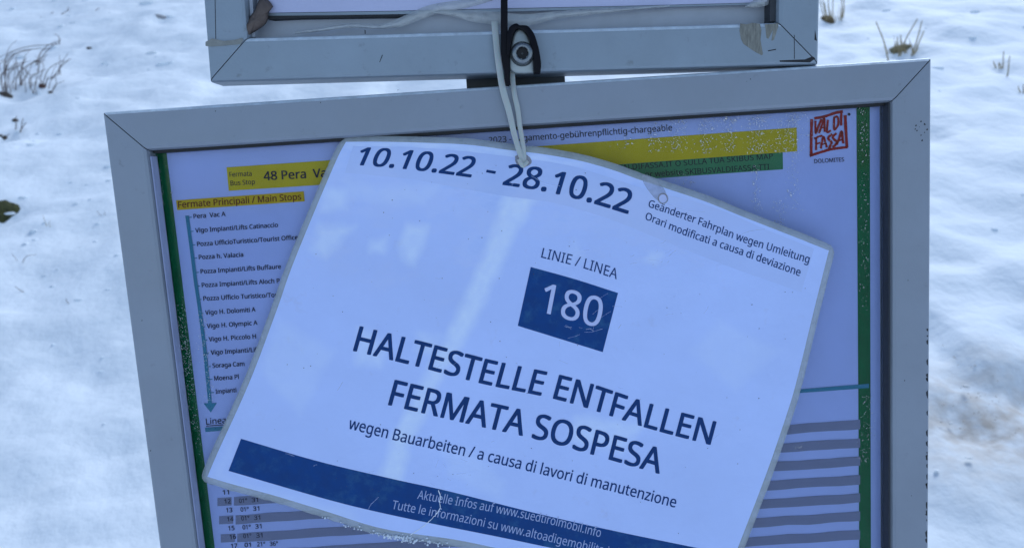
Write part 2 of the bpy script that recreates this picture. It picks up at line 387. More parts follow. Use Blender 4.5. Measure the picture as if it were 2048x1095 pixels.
# upper case: same front plane, turned by a degree or two against the lower one
a = at(418, 163.5); b_ = at(1638.5, 128.5)
UW = (b_-a).length; ang = math.atan2(b_.z-a.z, b_.x-a.x)
up = empty('display_case', a, 'smaller upper aluminium display case, scuffed, with sealant smears and an unreadable pale sheet', 'display case')
up.rotation_euler = (0, -ang, 0)
UR = Matrix.Rotation(ang, 3, Vector((0, -1, 0)))
UH = .36; UWD = .0252
rail_set(up, 0, UW, 0, UH, UWD, M_alu_up, depth=.022)
box_me('back_panel', UWD-.007, UW-UWD+.007, .0142, .0202, UWD-.007, UH-UWD+.007, M_back, up)
box_me('reveal_strip', UW-UWD-.0034, UW-UWD-.0001, .004, .0142, UWD+.001, UH-UWD-.001, M_reveal, up)
box_me('reveal_strip', UWD+.0002, UWD+.0022, .006, .0142, UWD+.001, UH-UWD-.001, M_back, up)
def up_local(px, py, y=0.0):
    """point of the front view in the upper case's own x-z coordinates"""
    v = UR.inverted() @ (at(px, py, y)-a); return v.x, v.z
def up_prism(name, pts, y0, y1, mtl, parent=up):
    L = [up_local(p, q, y0) for p, q in pts]; n = len(L)
    me = bpy.data.meshes.new(name); me.from_pydata([(x, y0, z) for x, z in L]+[(x, y1, z) for x, z in L], [], [tuple(range(n)), tuple(range(2*n-1, n-1, -1))]+[(i, i+n, (i+1) % n+n, (i+1) % n) for i in range(n)])
    bm = bmesh.new(); bm.from_mesh(me); bmesh.ops.recalc_face_normals(bm, faces=bm.faces); bm.to_mesh(me); bm.free()
    return link(name, me, mtl, parent)
# left rail: scored line, sealant seam; right corner: torn sticker residue and scratches
up_prism('groove', [(428.3, -60), (429.6, -60), (432.2, 78), (430.9, 78)], -.00008, .0002, M_dark)
up_prism('sealant_seam', [(411, 84), (424, 77), (432, 79), (447, 82), (468, 80), (484, 76), (487, 80), (481, 88), (460, 90), (440, 92), (418, 93), (411, 92)], -.0006, .0002, M_putty)
up_prism('sticker_residue', [(1481, 47), (1492, 49), (1505, 46), (1520, 48), (1523, 60), (1521, 80), (1526, 108), (1524, 111), (1512, 105), (1500, 97), (1487, 88), (1482, 78), (1479, 62)], -.00012, .0002, M_resid)
up_prism('sticker_residue', [(1530, 49), (1556, 47), (1557, 52), (1548, 80), (1543, 82), (1546, 60), (1537, 78), (1533, 76)], -.0001, .0002, M_resid)
for s in ([(1559, 121), (1610, 119), (1625, 113), (1631, 117), (1620, 125), (1560, 124)], [(1588, 70), (1589.3, 70), (1589.5, 118), (1588.2, 118)], [(1536, 101), (1552, 98), (1552, 100), (1536, 103)], [(1630, 60), (1634, 82), (1629, 80)],
          [(764, 110), (766, 110), (760, 124), (758.5, 125)], [(729, 60), (731, 61), (731, 68), (729.5, 68)]):
    up_prism('scratch', s, -.00007, .0002, M_dark)
# pale poster inside with its lower edge showing, the strip of film below, the pocket edge's shadow as a black strip
ps = up_prism('notice_sheet', [(516, -140), (1556, -190), (1556, 4), (1250, 12), (1000, 17), (780, 22), (520, 26)], .0085, .0088, M_poster_up)
up_prism('film_edge', [(524, 27), (780, 23), (1000, 18), (1250, 13), (1550, 5), (1550, 8), (1250, 17), (1000, 24), (780, 29), (530, 33)], .0092, .0100, M_alu_up)
up_prism('painted_shadow', [(533, 32), (640, 31), (805, 31), (812, 33), (700, 34.5), (600, 36), (545, 38.5), (534, 37)], .0080, .0138, M_dark)  # shadow of the pocket's lower edge, built as a black strip

# crumpled cling film caught in the upper case
def film_strip(pts, wds, label, y=.0075):
    P = cat([(p, q, 0) for p, q in pts], 14)
    n = len(P); V = []; Fc = []
    for i, p in enumerate(P):
        wd = lerp_list([(w_,) for w_ in wds], i/(n-1))[0]
        tx = P[min(n-1, i+1)]-P[max(0, i-1)]; nn = Vector((-tx.y, tx.x, 0)).normalized()
        for k in range(7):
            s = k/6-.5
            q = p+nn*s*wd
            V.append(at(q.x, q.y, y-.0022*math.cos(s*math.pi)-.0008*noise.noise(Vector((i*.35, k*.9, y*999)))))
    for i in range(n-1):
        for k in range(6): Fc.append((i*7+k, i*7+k+1, i*7+k+8, i*7+k+7))
    return tag(mesh('plastic_film', V, Fc, M_wrap, None, True), label, 'plastic film')
film_strip([(590, 66), (640, 60), (700, 52), (760, 54), (800, 45), (850, 25), (880, 16), (940, 6), (1003, -12)], [5, 7, 9, 8, 18, 22, 20, 17, 15], 'crumpled clear film strand rising to the right along the bottom of the upper case')
film_strip([(862, 25), (900, 26), (950, 33), (1000, 37), (1050, 41), (1110, 31), (1180, 24), (1260, 18), (1340, 12)], [5, 12, 24, 26, 24, 16, 12, 8, 4], 'sagging clear film strand behind the black strap in the upper case')
film_strip([(1490, 14), (1510, 8), (1535, -2), (1560, -20)], [3, 16, 24, 30], 'short fold of clear film in the right inner corner of the upper case')

# dead leaf wedged in the corner
def crumple(outline, y0, name, mtl, label, cat_, depth=.004, spine=None, n=10):
    P = [Vector((p, q, 0)) for p, q in outline]
    cen = sum(P, Vector())/len(P); R = by_length(cat([tuple(p) for p in P+[P[0]]], 6), 36)[:-1]
    V = [at(cen.x, cen.y, y0-depth)]; Fc = []
    rings = 6
    for r in range(1, rings+1):
        for i, p in enumerate(R):
            q = cen.lerp(p, r/rings)
            d = depth*math.cos(r/rings*math.pi/2)**.6+.0013*noise.noise(Vector((q.x*.12, q.y*.12, 1)))*(1 if r < rings else .5)
            V.append(at(q.x, q.y, y0-d))
    m_ = len(R)
    for i in range(m_): Fc.append((0, 1+i, 1+(i+1) % m_))
    for r in range(rings-1):
        for i in range(m_):
            Fc.append((1+r*m_+i, 1+(r+1)*m_+i, 1+(r+1)*m_+(i+1) % m_, 1+r*m_+(i+1) % m_))
    o = mesh(name, V, Fc, mtl, None, True)
    so_ = o.modifiers.new('thick', 'SOLIDIFY'); so_.thickness = .0005
    return tag(o, label, cat_) if label else o
crumple([(481, 60), (490, 50), (500, 36), (512, 20), (517, 6), (526, -4), (536, 2), (545, 14), (537, 22), (534, 40), (527, 50), (510, 62), (501, 68), (496, 74), (488, 83), (486, 72)], .0065, 'dried_leaf', M_leaf, 'crumpled brown dead leaf wedged in the lower left inner corner of the upper case', 'leaf', depth=.006)

# ------------------------------------------------------------------ post, lug, bolt
pt = at(1031, 160, .034)
post = empty('sign_post', (pt.x, .062, GZ-.3), 'dark galvanised post, glimpsed in the gap between the two display cases', 'post')
V = []; n = 24
for z in (-0.05, .42-GZ+.3):
    for i in range(n): V.append((.030*math.cos(2*math.pi*i/n), .030*math.sin(2*math.pi*i/n), z))
me = bpy.data.meshes.new('pole'); me.from_pydata(V, [], [(i, (i+1) % n, n+(i+1) % n, n+i) for i in range(n)]+[tuple(range(n, 2*n))]); link('pole', me, M_post, post, True)
hw = .0315
box_me('bracket', -hw, hw, -.0315, -.0300, -GZ+.3-.05, -GZ+.3+.10, M_post, post)
box_me('bracket', -hw, hw, -.0315, -.0300, -GZ+.3-.60, -GZ+.3-.45, M_post, post)

bl = at(1044.5, 108, -.006)
lug = empty('clamp_lug', (bl.x, 0, bl.z), 'rounded grey metal clamp lug with a socket bolt on the upper frame edge', 'clamp')
lp = [(v.x, v.y) for v in by_length(cat([(p, q, 0) for p, q in ((1016, 136), (1018, 118), (1021, 98), (1025, 78), (1030, 65), (1038, 58), (1047, 61), (1054, 70), (1061, 84), (1066, 104), (1068, 124), (1069, 145))], 6), 30)]+[(1050, 146), (1032, 146), (1022, 142)]
prism('lug_body', pxz(lp, -.0055), -.0055, .0, M_lug, lug, .0012)
def disc(name, c, r, y0, y1, mtl, parent, n=32, hole=None, bev=0, jag=0):
    pts = []
    for i in range(n):
        rr = r*(1+jag*(-1)**i); pts.append((c.x+rr*math.cos(2*math.pi*i/n), c.z+rr*math.sin(2*math.pi*i/n)))
    return prism(name, pts, y0, y1, mtl, parent, bev)
def ring(name, c, prof, mtl, parent, n=40):
    """lathe about the y axis; prof = [(radius, y)]"""
    V = []; Fc = []; m_ = len(prof)
    for i in range(n):
        an = 2*math.pi*i/n
        for r, y in prof: V.append((c.x+r*math.cos(an), y, c.z+r*math.sin(an)))
    for i in range(n):
        for k in range(m_-1): Fc.append((i*m_+k, ((i+1) % n)*m_+k, ((i+1) % n)*m_+k+1, i*m_+k+1))
    o = mesh(name, V, Fc, mtl, parent, True)
    bm = bmesh.new(); bm.from_mesh(o.data); bmesh.ops.recalc_face_normals(bm, faces=bm.faces); bm.to_mesh(o.data); bm.free()
    return o
ring('washer', bl, [(.0045, -.0056), (.0045, -.0062), (.0068, -.0062), (.0072, -.0058), (.0072, -.0050)], M_post, lug)
bh = ring('bolt_head', bl, [(.0037, -.0062), (.0034, -.0098), (.0038, -.0104), (.0046, -.0104), (.0057, -.0098), (.0063, -.0085), (.0064, -.0060)], M_bolt, lug)
disc('socket', bl, .0037, -.0072, -.0062, M_dark, bh, 12, jag=.02)
for i in range(6):
    an = i*math.pi/3+.3; c = Vector((bl.x+.0037*math.cos(an), 0, bl.z+.0037*math.sin(an)))
    disc('socket_lobe', c, .0005, -.0100, -.0063, M_bolt, bh, 10)
disc('socket_pin', bl, .0006, -.0078, -.0071, M_post, bh, 10)

# ------------------------------------------------------------------ black strap
bt = empty('cable_tie', at(1008, 60, -.004), 'black nylon strap hanging down and looped round the bolt lug', 'cable tie')
prism('strap', pxz([(1001.5, -260), (1015.2, -260), (1015.4, 55), (1017, 85), (1020, 120), (1021, 145), (1019.5, 172), (1013, 172), (1010, 158), (1006, 132), (1001.3, 106)], -.0075), -.0075, -.0040, M_btie, bt, .0006)
outer = cat([(1014, 70, 0), (1018, 56, 0), (1025, 49.5, 0), (1033, 47, 0), (1040, 50.5, 0), (1053, 51, 0), (1062, 58.5, 0), (1070, 72, 0), (1077, 95, 0), (1081.5, 120, 0), (1082, 133, 0), (1081, 146, 0)], 5)
inner = cat([(1068.5, 146, 0), (1068, 125, 0), (1066, 106, 0), (1061, 86, 0), (1054, 68, 0), (1046, 60, 0), (1036, 56.5, 0), (1029.5, 62, 0), (1024, 78, 0), (1021, 98, 0), (1018, 112, 0), (1013, 108, 0)], 5)
prism('loop', pxz([(v.x, v.y) for v in outer+inner], -.0085), -.0085, -.0012, M_btie, bt, .0006)

# ------------------------------------------------------------------ the laminated notice: a gently curled sheet hanging in front of the pane
def crease(p):        # distance to the long soft fold running down the sheet
    a_ = Vector((.0005, -.047)); b2 = Vector((-.062, -.186))
    d = (b2-a_).normalized(); q = Vector((p.x, p.z))-a_
    return q.x*d.y-q.y*d.x
def sheet_y(p):
    x, z = p.x, p.z
    y = .0066
    y -= .0100*math.exp(-(((x-.05)/.13)**2+((z+.12)/.13)**2))
    y -= .0060*max(0, (x-.02)/.17)**1.5
    d = crease(p)
    y -= .0011*math.exp(-(d/.011)**2)
    y += .0008*noise.noise(Vector((x*16, z*16, 2)))+.00025*noise.noise(Vector((x*45, z*45, 7)))
    return min(y, .0090)
def on_sheet(px, py, lift=0.0):
    y = .003
    for _ in range(5):
        p = at(px, py, y); y = sheet_y(p)
    return at(px, py, y-lift)
top_e = [Vector((*p, 0)) for p in ((686, 273), (760, 272), (850, 273.5), (940, 277), (1020, 287), (1095, 296), (1166, 309), (1230, 327), (1282, 346), (1343, 366), (1417, 391), (1488, 420), (1600, 464), (1672, 493))]
bot_e = [Vector((*p, 0)) for p in ((398, 960), (456, 978), (540, 1001), (644, 1033), (761, 1069), (900, 1090), (985, 1107), (1110, 1136), (1260, 1173), (1443, 1218))]
lef_e = [Vector((*p, 0)) for p in ((686, 273), (656, 330), (576, 520), (541, 633 - 15), (487, 760), (422, 903), (398, 960))]
rig_e = [Vector((*p, 0)) for p in ((1672, 493), (1640, 622), (1607, 758), (1586, 830), (1544, 952), (1489, 1095), (1443, 1218))]
NS, NT = 96, 66
def edge(E, n): return by_length(cat([tuple(p) for p in E], 8), n)
TE, BE, LE, RE = edge(top_e, 400), edge(bot_e, 400), edge(lef_e, 400), edge(rig_e, 400)
def samp(E, u):
    k = max(0, min(1, u))*400; i = min(int(k), 399); return E[i].lerp(E[i+1], k-i)
def coons(s, t_):
    T, B, L, R_ = samp(TE, s), samp(BE, s), samp(LE, t_), samp(RE, t_)
    return T*(1-t_)+B*t_+L*(1-s)+R_*s-(TE[0]*(1-s)*(1-t_)+TE[-1]*s*(1-t_)+BE[0]*(1-s)*t_+BE[-1]*s*t_)
GLARE = [  # reflection band and bright patches painted into the paper colour: outline, strength
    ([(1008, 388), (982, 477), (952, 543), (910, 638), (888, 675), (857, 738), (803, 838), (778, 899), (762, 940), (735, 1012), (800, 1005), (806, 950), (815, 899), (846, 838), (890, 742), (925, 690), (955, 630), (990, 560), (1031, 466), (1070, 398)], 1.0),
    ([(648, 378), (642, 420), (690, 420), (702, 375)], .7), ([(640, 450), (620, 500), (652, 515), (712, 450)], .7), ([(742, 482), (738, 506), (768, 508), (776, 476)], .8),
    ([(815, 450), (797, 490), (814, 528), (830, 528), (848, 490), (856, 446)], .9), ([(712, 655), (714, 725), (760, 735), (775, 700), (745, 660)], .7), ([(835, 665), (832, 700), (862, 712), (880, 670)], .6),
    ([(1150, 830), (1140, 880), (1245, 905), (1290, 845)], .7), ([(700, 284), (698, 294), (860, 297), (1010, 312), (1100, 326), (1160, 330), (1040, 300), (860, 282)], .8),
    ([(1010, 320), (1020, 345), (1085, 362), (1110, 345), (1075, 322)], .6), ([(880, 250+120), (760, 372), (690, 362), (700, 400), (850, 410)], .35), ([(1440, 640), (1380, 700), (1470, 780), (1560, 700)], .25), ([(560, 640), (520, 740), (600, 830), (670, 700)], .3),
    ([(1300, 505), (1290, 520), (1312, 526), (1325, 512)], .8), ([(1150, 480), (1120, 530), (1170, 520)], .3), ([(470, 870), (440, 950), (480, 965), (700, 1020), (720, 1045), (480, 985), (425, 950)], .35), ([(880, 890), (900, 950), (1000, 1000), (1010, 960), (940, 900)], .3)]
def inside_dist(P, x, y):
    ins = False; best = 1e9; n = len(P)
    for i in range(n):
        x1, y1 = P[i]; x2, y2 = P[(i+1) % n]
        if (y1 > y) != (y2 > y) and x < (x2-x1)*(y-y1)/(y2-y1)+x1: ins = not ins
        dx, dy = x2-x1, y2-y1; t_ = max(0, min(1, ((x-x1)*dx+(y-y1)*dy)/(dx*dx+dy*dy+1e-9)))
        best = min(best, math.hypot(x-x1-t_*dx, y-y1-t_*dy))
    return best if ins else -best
def glare_at(x, y):
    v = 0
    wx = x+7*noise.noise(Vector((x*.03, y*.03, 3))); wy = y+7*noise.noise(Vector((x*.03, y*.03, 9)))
    for P, k in GLARE:
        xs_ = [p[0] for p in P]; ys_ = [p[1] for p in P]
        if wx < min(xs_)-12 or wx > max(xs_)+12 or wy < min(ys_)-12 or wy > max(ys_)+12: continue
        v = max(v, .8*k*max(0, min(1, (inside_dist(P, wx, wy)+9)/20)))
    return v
def sheet_grid(name, inset, mtl, parent, lift, thick, rnd, ns=NS, nt_=NT, fray=0):
    Wm, Hm = 303.0, 216.0; V = []; Fc = []; PX = []
    for j in range(nt_+1):
        for i in range(ns+1):
            u = inset+(Wm-2*inset)*i/ns; v = inset+(Hm-2*inset)*j/nt_
            du = min(u, Wm-u)-inset; dv = min(v, Hm-v)-inset
            if rnd and du < rnd and dv < rnd:
                q = Vector((rnd-du, rnd-dv))
                m_ = max(q.x, q.y); 
                k = m_/q.length if q.length > 1e-9 else 1    # square-to-circle
                q = q*k
                nu = inset+rnd-q.x; nv = inset+rnd-q.y
                u = nu if u < Wm/2 else Wm-nu; v = nv if v < Hm/2 else Hm-nv
            p = coons(u/Wm, v/Hm)
            if fray and (j == nt_ or i in (0, ns) or j == 0):
                f = fray*(1.0 if j == nt_ else .35)
                p = p+Vector((noise.noise(Vector((i*.8, j*.8, 4))), noise.noise(Vector((i*.9, j*.7, 11))), 0))*f
                if j == nt_ and 730 < p.x < 850: p = p+Vector((0, 4*noise.noise(Vector((i*1.7, 0, 9))), 0))
            V.append(on_sheet(p.x, p.y, lift)); PX.append((p.x, p.y))
    for j in range(nt_):
        for i in range(ns): Fc.append((j*(ns+1)+i, (j+1)*(ns+1)+i, (j+1)*(ns+1)+i+1, j*(ns+1)+i+1))
    o = mesh(name, V, Fc, mtl, parent, True)
    if name == 'paper_sheet':
        ca = o.data.attributes.new('glare', 'FLOAT', 'POINT'); ca.data.foreach_set('value', [glare_at(*q) for q in PX])
    if thick:
        s_ = o.modifiers.new('thick', 'SOLIDIFY'); s_.thickness = thick; s_.offset = -1
    return o
nc = on_sheet(1000, 640)
notice = empty('notice', nc, 'tilted laminated white notice announcing the cancelled stop, line 180, in dark blue', 'notice')
sheet_grid('laminate_film', 0, M_film, notice, 0, .0002, 5.0, fray=2.2)
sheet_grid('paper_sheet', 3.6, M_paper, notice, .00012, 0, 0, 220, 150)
def sheet_shape(name, top, bot, mtl, lift, n=60, m_=4, rag=0):
    """band between two pixel polylines, laid on the sheet"""
    A = by_length(cat([(p, q, 0) for p, q in top], 8), n); B = by_length(cat([(p, q, 0) for p, q in bot], 8), n)
    V = []; Fc = []
    for j in range(m_+1):
        for i in range(n+1):
            p = A[i].lerp(B[i], j/m_)
            if rag: p = p+Vector((noise.noise(Vector((p.x*.3, p.y*.3, 5))), noise.noise(Vector((p.x*.3, p.y*.3, 8))), 0))*rag
            V.append(on_sheet(p.x, p.y, lift))
    for j in range(m_):
        for i in range(n): Fc.append((j*(n+1)+i, (j+1)*(n+1)+i, (j+1)*(n+1)+i+1, j*(n+1)+i+1))
    return mesh(name, V, Fc, mtl, notice, True)
st = sheet_shape('pasted_strip', [(706, 292), (850, 296), (1010, 312), (1150, 334), (1290, 378), (1420, 412), (1540, 462), (1628, 497)], [(690, 345), (811, 357), (900, 372), (1005, 391), (1110, 406), (1217, 437), (1310, 474), (1450, 530), (1603, 584)], M_patch, .00016, 80, 10, .8)
st['label'] = 'slightly greyer correction strip pasted under the laminate'
sheet_shape('printed_bar', [(482, 876.5), (634, 921), (786, 957), (900, 982), (1079, 1027), (1235, 1062), (1391, 1094), (1447, 1106)], [(457, 940.5), (634, 992), (735, 1018), (860, 1045), (1000, 1073), (1110, 1096), (1280, 1131), (1427, 1164)], M_blue, .00020, 90, 8)
sheet_shape('printed_panel', [(1061.5, 533.5), (1150, 558), (1236, 585.5)], [(1035.5, 651), (1120, 677), (1205.5, 703.5)], M_blue, .00020, 24, 16)

FD = os.path.join(bpy.utils.resource_path('LOCAL'), 'datafiles', 'fonts')
try: FONT = bpy.data.fonts.load(os.path.join(FD, 'NotoSansHebrew-Regular.woff2'))
except Exception: FONT = None
def text_mesh(body, bold=0, res=3, space=1.0):
    c = bpy.data.curves.new('lettering', 'FONT'); c.body = body; c.resolution_u = res; c.space_character = space
    if FONT: c.font = FONT
    o = bpy.data.objects.new('lettering', c); C.objects.link(o)
    me = bpy.data.meshes.new_from_object(o); bpy.data.objects.remove(o); bpy.data.curves.remove(c)
    return me
CAP = .714 if FONT else .70
def px_text(body, base, up0, up1, mtl, parent, place, bold=0.0, part=None, res=3, space=1.0, bounds='ink'):
    """body set along a baseline polyline (photo pixels); part = the prefix whose end falls on the last baseline point"""
    me = text_mesh(body, bold, res, space)
    xs_ = [v.co.x for v in me.vertices]; x0, x1 = min(xs_), max(xs_)
    if part:
        mp_ = text_mesh(part, bold, res, space); x1 = max(v.co.x for v in mp_.vertices); bpy.data.meshes.remove(mp_)
    caph = text_mesh('H', bold, 2); ch = max(v.co.y for v in caph.vertices); bpy.data.meshes.remove(caph)
    n = 60; P = by_length(cat([(p, q, 0) for p, q in base], 8), n) if len(base) > 2 else [Vector((*base[0], 0)).lerp(Vector((*base[1], 0)), i/n) for i in range(n+1)]
    off = parent_loc(parent)
    for v in me.vertices:
        u = (v.co.x-x0)/(x1-x0); h = v.co.y/ch; k = u*n
        i = max(0, min(n-1, int(math.floor(k)))); q = P[i]+(P[i+1]-P[i])*(k-i)
        uu = max(0, min(1.2, u))
        q = q+Vector((up0[0]+(up1[0]-up0[0])*uu, up0[1]+(up1[1]-up0[1])*uu, 0))*h
        v.co = place(q.x, q.y)-off
    if bold:                                   # heavier strokes: the same outline struck again a hair to each side
        em = (P[-1]-P[0]).length/max(1e-6, x1-x0)*bold*.62; base_co = [v.co.copy() for v in me.vertices]; polys = [tuple(p.vertices) for p in me.polygons]
        V2 = []; F2 = []; q0 = place(P[0].x, P[0].y); dx = place(P[0].x+1, P[0].y)-q0; dz = place(P[0].x, P[0].y+1)-q0
        for k, (ax, az) in enumerate(((-1, -.6), (1, -.6), (1, .6), (-1, .6), (0, 0))):
            o_ = dx*(ax*em)+dz*(az*em)+Vector((0, -.000012*k, 0)); n0 = len(V2)
            V2 += [tuple(v+o_) for v in base_co]; F2 += [tuple(i_+n0 for i_ in f) for f in polys]
        me2 = bpy.data.meshes.new('lettering'); me2.from_pydata(V2, [], F2); me2.update(); bpy.data.meshes.remove(me); me = me2
    me.materials.clear(); me.materials.append(mtl)
    return link('lettering', me, mtl, parent)
on_n = lambda x, y: on_sheet(x, y, .00026)
on_n2 = lambda x, y: on_sheet(x, y, .00034)
NB = .012
px_text('10.10.22', [(710, 329), (781, 334.5), (860, 343), (941, 354)], (15, -34), (14, -39), M_bluetext, notice, on_n, .026)
px_text('-', [(969, 357), (986, 360)], (12, -40), (12, -40), M_bluetext, notice, on_n, .012)
px_text('28.10.22', [(1006, 369), (1090, 382), (1180, 404), (1255, 427)], (13, -41), (12.5, -45), M_bluetext, notice, on_n, .026)
px_text('Geänderter Fahrplan wegen Umleitung', [(1296, 413), (1392, 447), (1468, 477.5), (1535, 500), (1617, 526)], (4, -14), (4, -15), M_bluetext, notice, on_n, .014)
px_text('Orari modificati a causa di deviazione', [(1290, 438), (1360, 467), (1423, 489), (1500, 516), (1599, 552)], (4, -14), (4, -15), M_bluetext, notice, on_n, .014)
px_text('LINIE / LINEA', [(1082, 514.5), (1160, 534), (1233, 558)], (4.5, -19), (4.5, -20), M_bluetext, notice, on_n, .004)
px_text('180', [(1081, 622), (1140, 639), (1198, 654)], (11, -57), (11, -57), M_whitetext, notice, on_n2, .012)
px_text('HALTESTELLE ENTFALLEN', [(707, 700.5), (840, 733), (965, 766), (1132, 802), (1290, 853), (1420, 888)], (13.5, -48), (12, -45), M_bluetext, notice, on_n, .024)
px_text('FERMATA SOSPESA', [(777, 808.5), (940, 847), (1095, 882), (1200, 912), (1318, 946)], (13.5, -49), (11, -47), M_bluetext, notice, on_n, .024)
px_text('wegen Bauarbeiten / a causa di lavori di manutenzione', [(696, 856), (800, 882), (960, 918), (1110, 954), (1230, 983), (1350, 1014)], (5.5, -22), (5, -21), M_bluetext, notice, on_n, .014)
px_text('Aktuelle Infos auf www.suedtirolmobil.info', [(834, 996), (960, 1018), (1095, 1046), (1200, 1073)], (4, -17), (4, -17), M_whitesmall, notice, on_n2, .002)
px_text('Tutte le informazioni su www.altoadigemobilita.info', [(783, 1016), (915, 1041), (1060, 1073), (1150, 1094), (1245, 1116)], (4, -17), (4, -17), M_whitesmall, notice, on_n2, .002)
# wear on the laminate: crack, holes, stains, frost
def scratch_line(pts, wd, mtl, name='crack', lift=.0004, jit=1.2):
    P = cat([(p, q, 0) for p, q in pts], 6); V = []; n = len(P)
    for i, p in enumerate(P):
        tx = P[min(n-1, i+1)]-P[max(0, i-1)]; nn = Vector((-tx.y, tx.x, 0)).normalized()
        j = nn*(noise.noise(Vector((p.x*.7, p.y*.7, 3)))*jit); wv = wd*(.35+.9*abs(noise.noise(Vector((p.x*.4, p.y*.9, 6)))))
        for s in (-1, 1):
            q = p+j+nn*s*wv/2; V.append(on_sheet(q.x, q.y, lift))
    return mesh(name, V, [(2*i, 2*i+1, 2*i+3, 2*i+2) for i in range(n-1)], mtl, notice)
scratch_line([(877, 979), (881, 993), (879, 1003), (880, 1015), (872, 1028), (858, 1042), (842, 1055), (820, 1069)], 2.6, M_frost)
scratch_line([(757, 993), (750, 1000), (742, 1008), (737, 1017)], 1.8, M_whitesmall)
scratch_line([(1169, 664), (1185, 663), (1205, 657)], 1.0, M_whitesmall, 'scuff', .0004, .6)
scratch_line([(1135, 676), (1150, 672), (1160, 668)], .9, M_whitesmall, 'scuff', .0004, .6)
scratch_line([(1196, 598), (1206, 592), (1216, 586)], .9, M_whitesmall, 'scuff', .0004, .6)
scratch_line([(1203, 634), (1212, 628), (1222, 622)], .9, M_whitesmall, 'scuff', .0004, .6)
_w = random.Random(4)
M_rub = mat('rubbed_laminate', (.66, .76, 1.0), .35, 0, coat=.5, alpha=.5)
for _ in range(46):
    if _ < 12: x, y = _w.gauss(1170, 50), _w.gauss(640, 40)
    elif _ < 22: x, y = _w.gauss(1320, 30), _w.gauss(510, 14)
    elif _ < 32: x, y = _w.gauss(905, 22), _w.gauss(955, 22)
    else: x, y = _w.uniform(560, 1560), _w.uniform(420, 1000)
    l = _w.uniform(4, 22); an = _w.gauss(-.35, .6)
    scratch_line([(x, y), (x+l*.5*math.cos(an), y+l*.5*math.sin(an)+_w.uniform(-1.5, 1.5)), (x+l*math.cos(an), y+l*math.sin(an))], _w.uniform(.6, 1.6), M_rub, 'scuff', .0004+_*.000004, .8)
def wrinkle(pts, wd):
    scratch_line(pts, wd, M_rub, 'wrinkle', .00062, .5)
wrinkle([(1063, 352), (1090, 366), (1120, 372)], 1.6); wrinkle([(1335, 408), (1370, 420), (1410, 424)], 1.4); wrinkle([(1480, 470), (1500, 462), (1530, 458)], 1.6)
def blotch(outline, mtl, name, lift, parent=notice, place=on_sheet):
    P = [Vector((p, q, 0)) for p, q in outline]; cen = sum(P, Vector())/len(P)
    R = by_length(cat([tuple(p) for p in P+[P[0]]], 5), 26)[:-1]
    V = [place(cen.x, cen.y, lift)]; Fc = []
    for r in (1, 2, 3):
        for p in R: q = cen.lerp(p, r/3); V.append(place(q.x, q.y, lift))
    m_ = len(R)
    Fc = [(0, 1+i, 1+(i+1) % m_) for i in range(m_)]+[(1+r*m_+i, 1+(r+1)*m_+i, 1+(r+1)*m_+(i+1) % m_, 1+r*m_+(i+1) % m_) for r in range(2) for i in range(m_)]
    return mesh(name, V, Fc, mtl, parent, True)
M_water_stain = mat('damp_stain', (.42, .45, .52), .6, 0, coat=.3, alpha=.45, var=.25, vscale=150)
blotch([(1284, 349), (1296, 352), (1312, 360), (1326, 374), (1334, 392), (1328, 402), (1314, 400), (1302, 388), (1291, 373), (1285, 360)], M_water_stain, 'stain', .00022)
blotch([(1030, 312), (1040, 308), (1052, 309), (1061, 316), (1063, 326), (1052, 333), (1038, 332), (1031, 324)], M_stain, 'stain', .00028)
# eyelet hole showing the lighter film ring
def sheet_ring(px, py, r0, r1, mtl, name, lift, n=24):
    V = []
    for i in range(n):
        an = 2*math.pi*i/n
        for r in (r0, r1): V.append(on_sheet(px+r*math.cos(an), py+r*1.05*math.sin(an), lift))
    return mesh(name, V, [(2*i, 2*i+1, (2*i+3) % (2*n), (2*i+2) % (2*n)) for i in range(n)], mtl, notice, True)
sheet_ring(1326, 397, 8, 10.5, M_stain, 'hole_rim', .0005)
sheet_ring(1325, 396, 0.2, 8, M_whitetext, 'hole', .0004)
# tiny specks
bm = bmesh.new()
for k in range(120):
    u, v = random.random()*.94+.03, random.random()*.9+.04
    p = coons(u, v)
    if p.y > 1100: continue
    q = on_sheet(p.x, p.y, .0004); r = random.uniform(.00012, .00032)
    vv = [bm.verts.new(Vector((r*math.cos(a_)*random.uniform(.6, 1.4), 0, r*math.sin(a_)))+q-nc) for a_ in (0, 1.2, 2.4, 3.7, 5)]
    bm.faces.new(vv)
me = bpy.data.meshes.new('specks'); bm.to_mesh(me); bm.free(); sp = link('specks', me, M_soil, notice); sp['kind'] = 'stuff'
# frost crumbs caught along the lower edge
bm = bmesh.new()
for k in range(170):
    x = random.gauss(800, 26) if k < 120 else random.uniform(640, 900)
    i = min(range(401), key=lambda i_: abs(BE[i_].x-x)); y = BE[i].y+random.gauss(-1, 3.0)
    q = on_sheet(x, y, random.uniform(0, .0008)); r = random.uniform(.0002, .00075)
    g = bmesh.ops.create_icosphere(bm, subdivisions=1, radius=r)['verts']
    for v_ in g: v_.co = v_.co*random.uniform(.6, 1.5)+q-nc
me = bpy.data.meshes.new('frost'); bm.to_mesh(me); bm.free(); fo = link('frost', me, M_frost, notice); fo['kind'] = 'stuff'

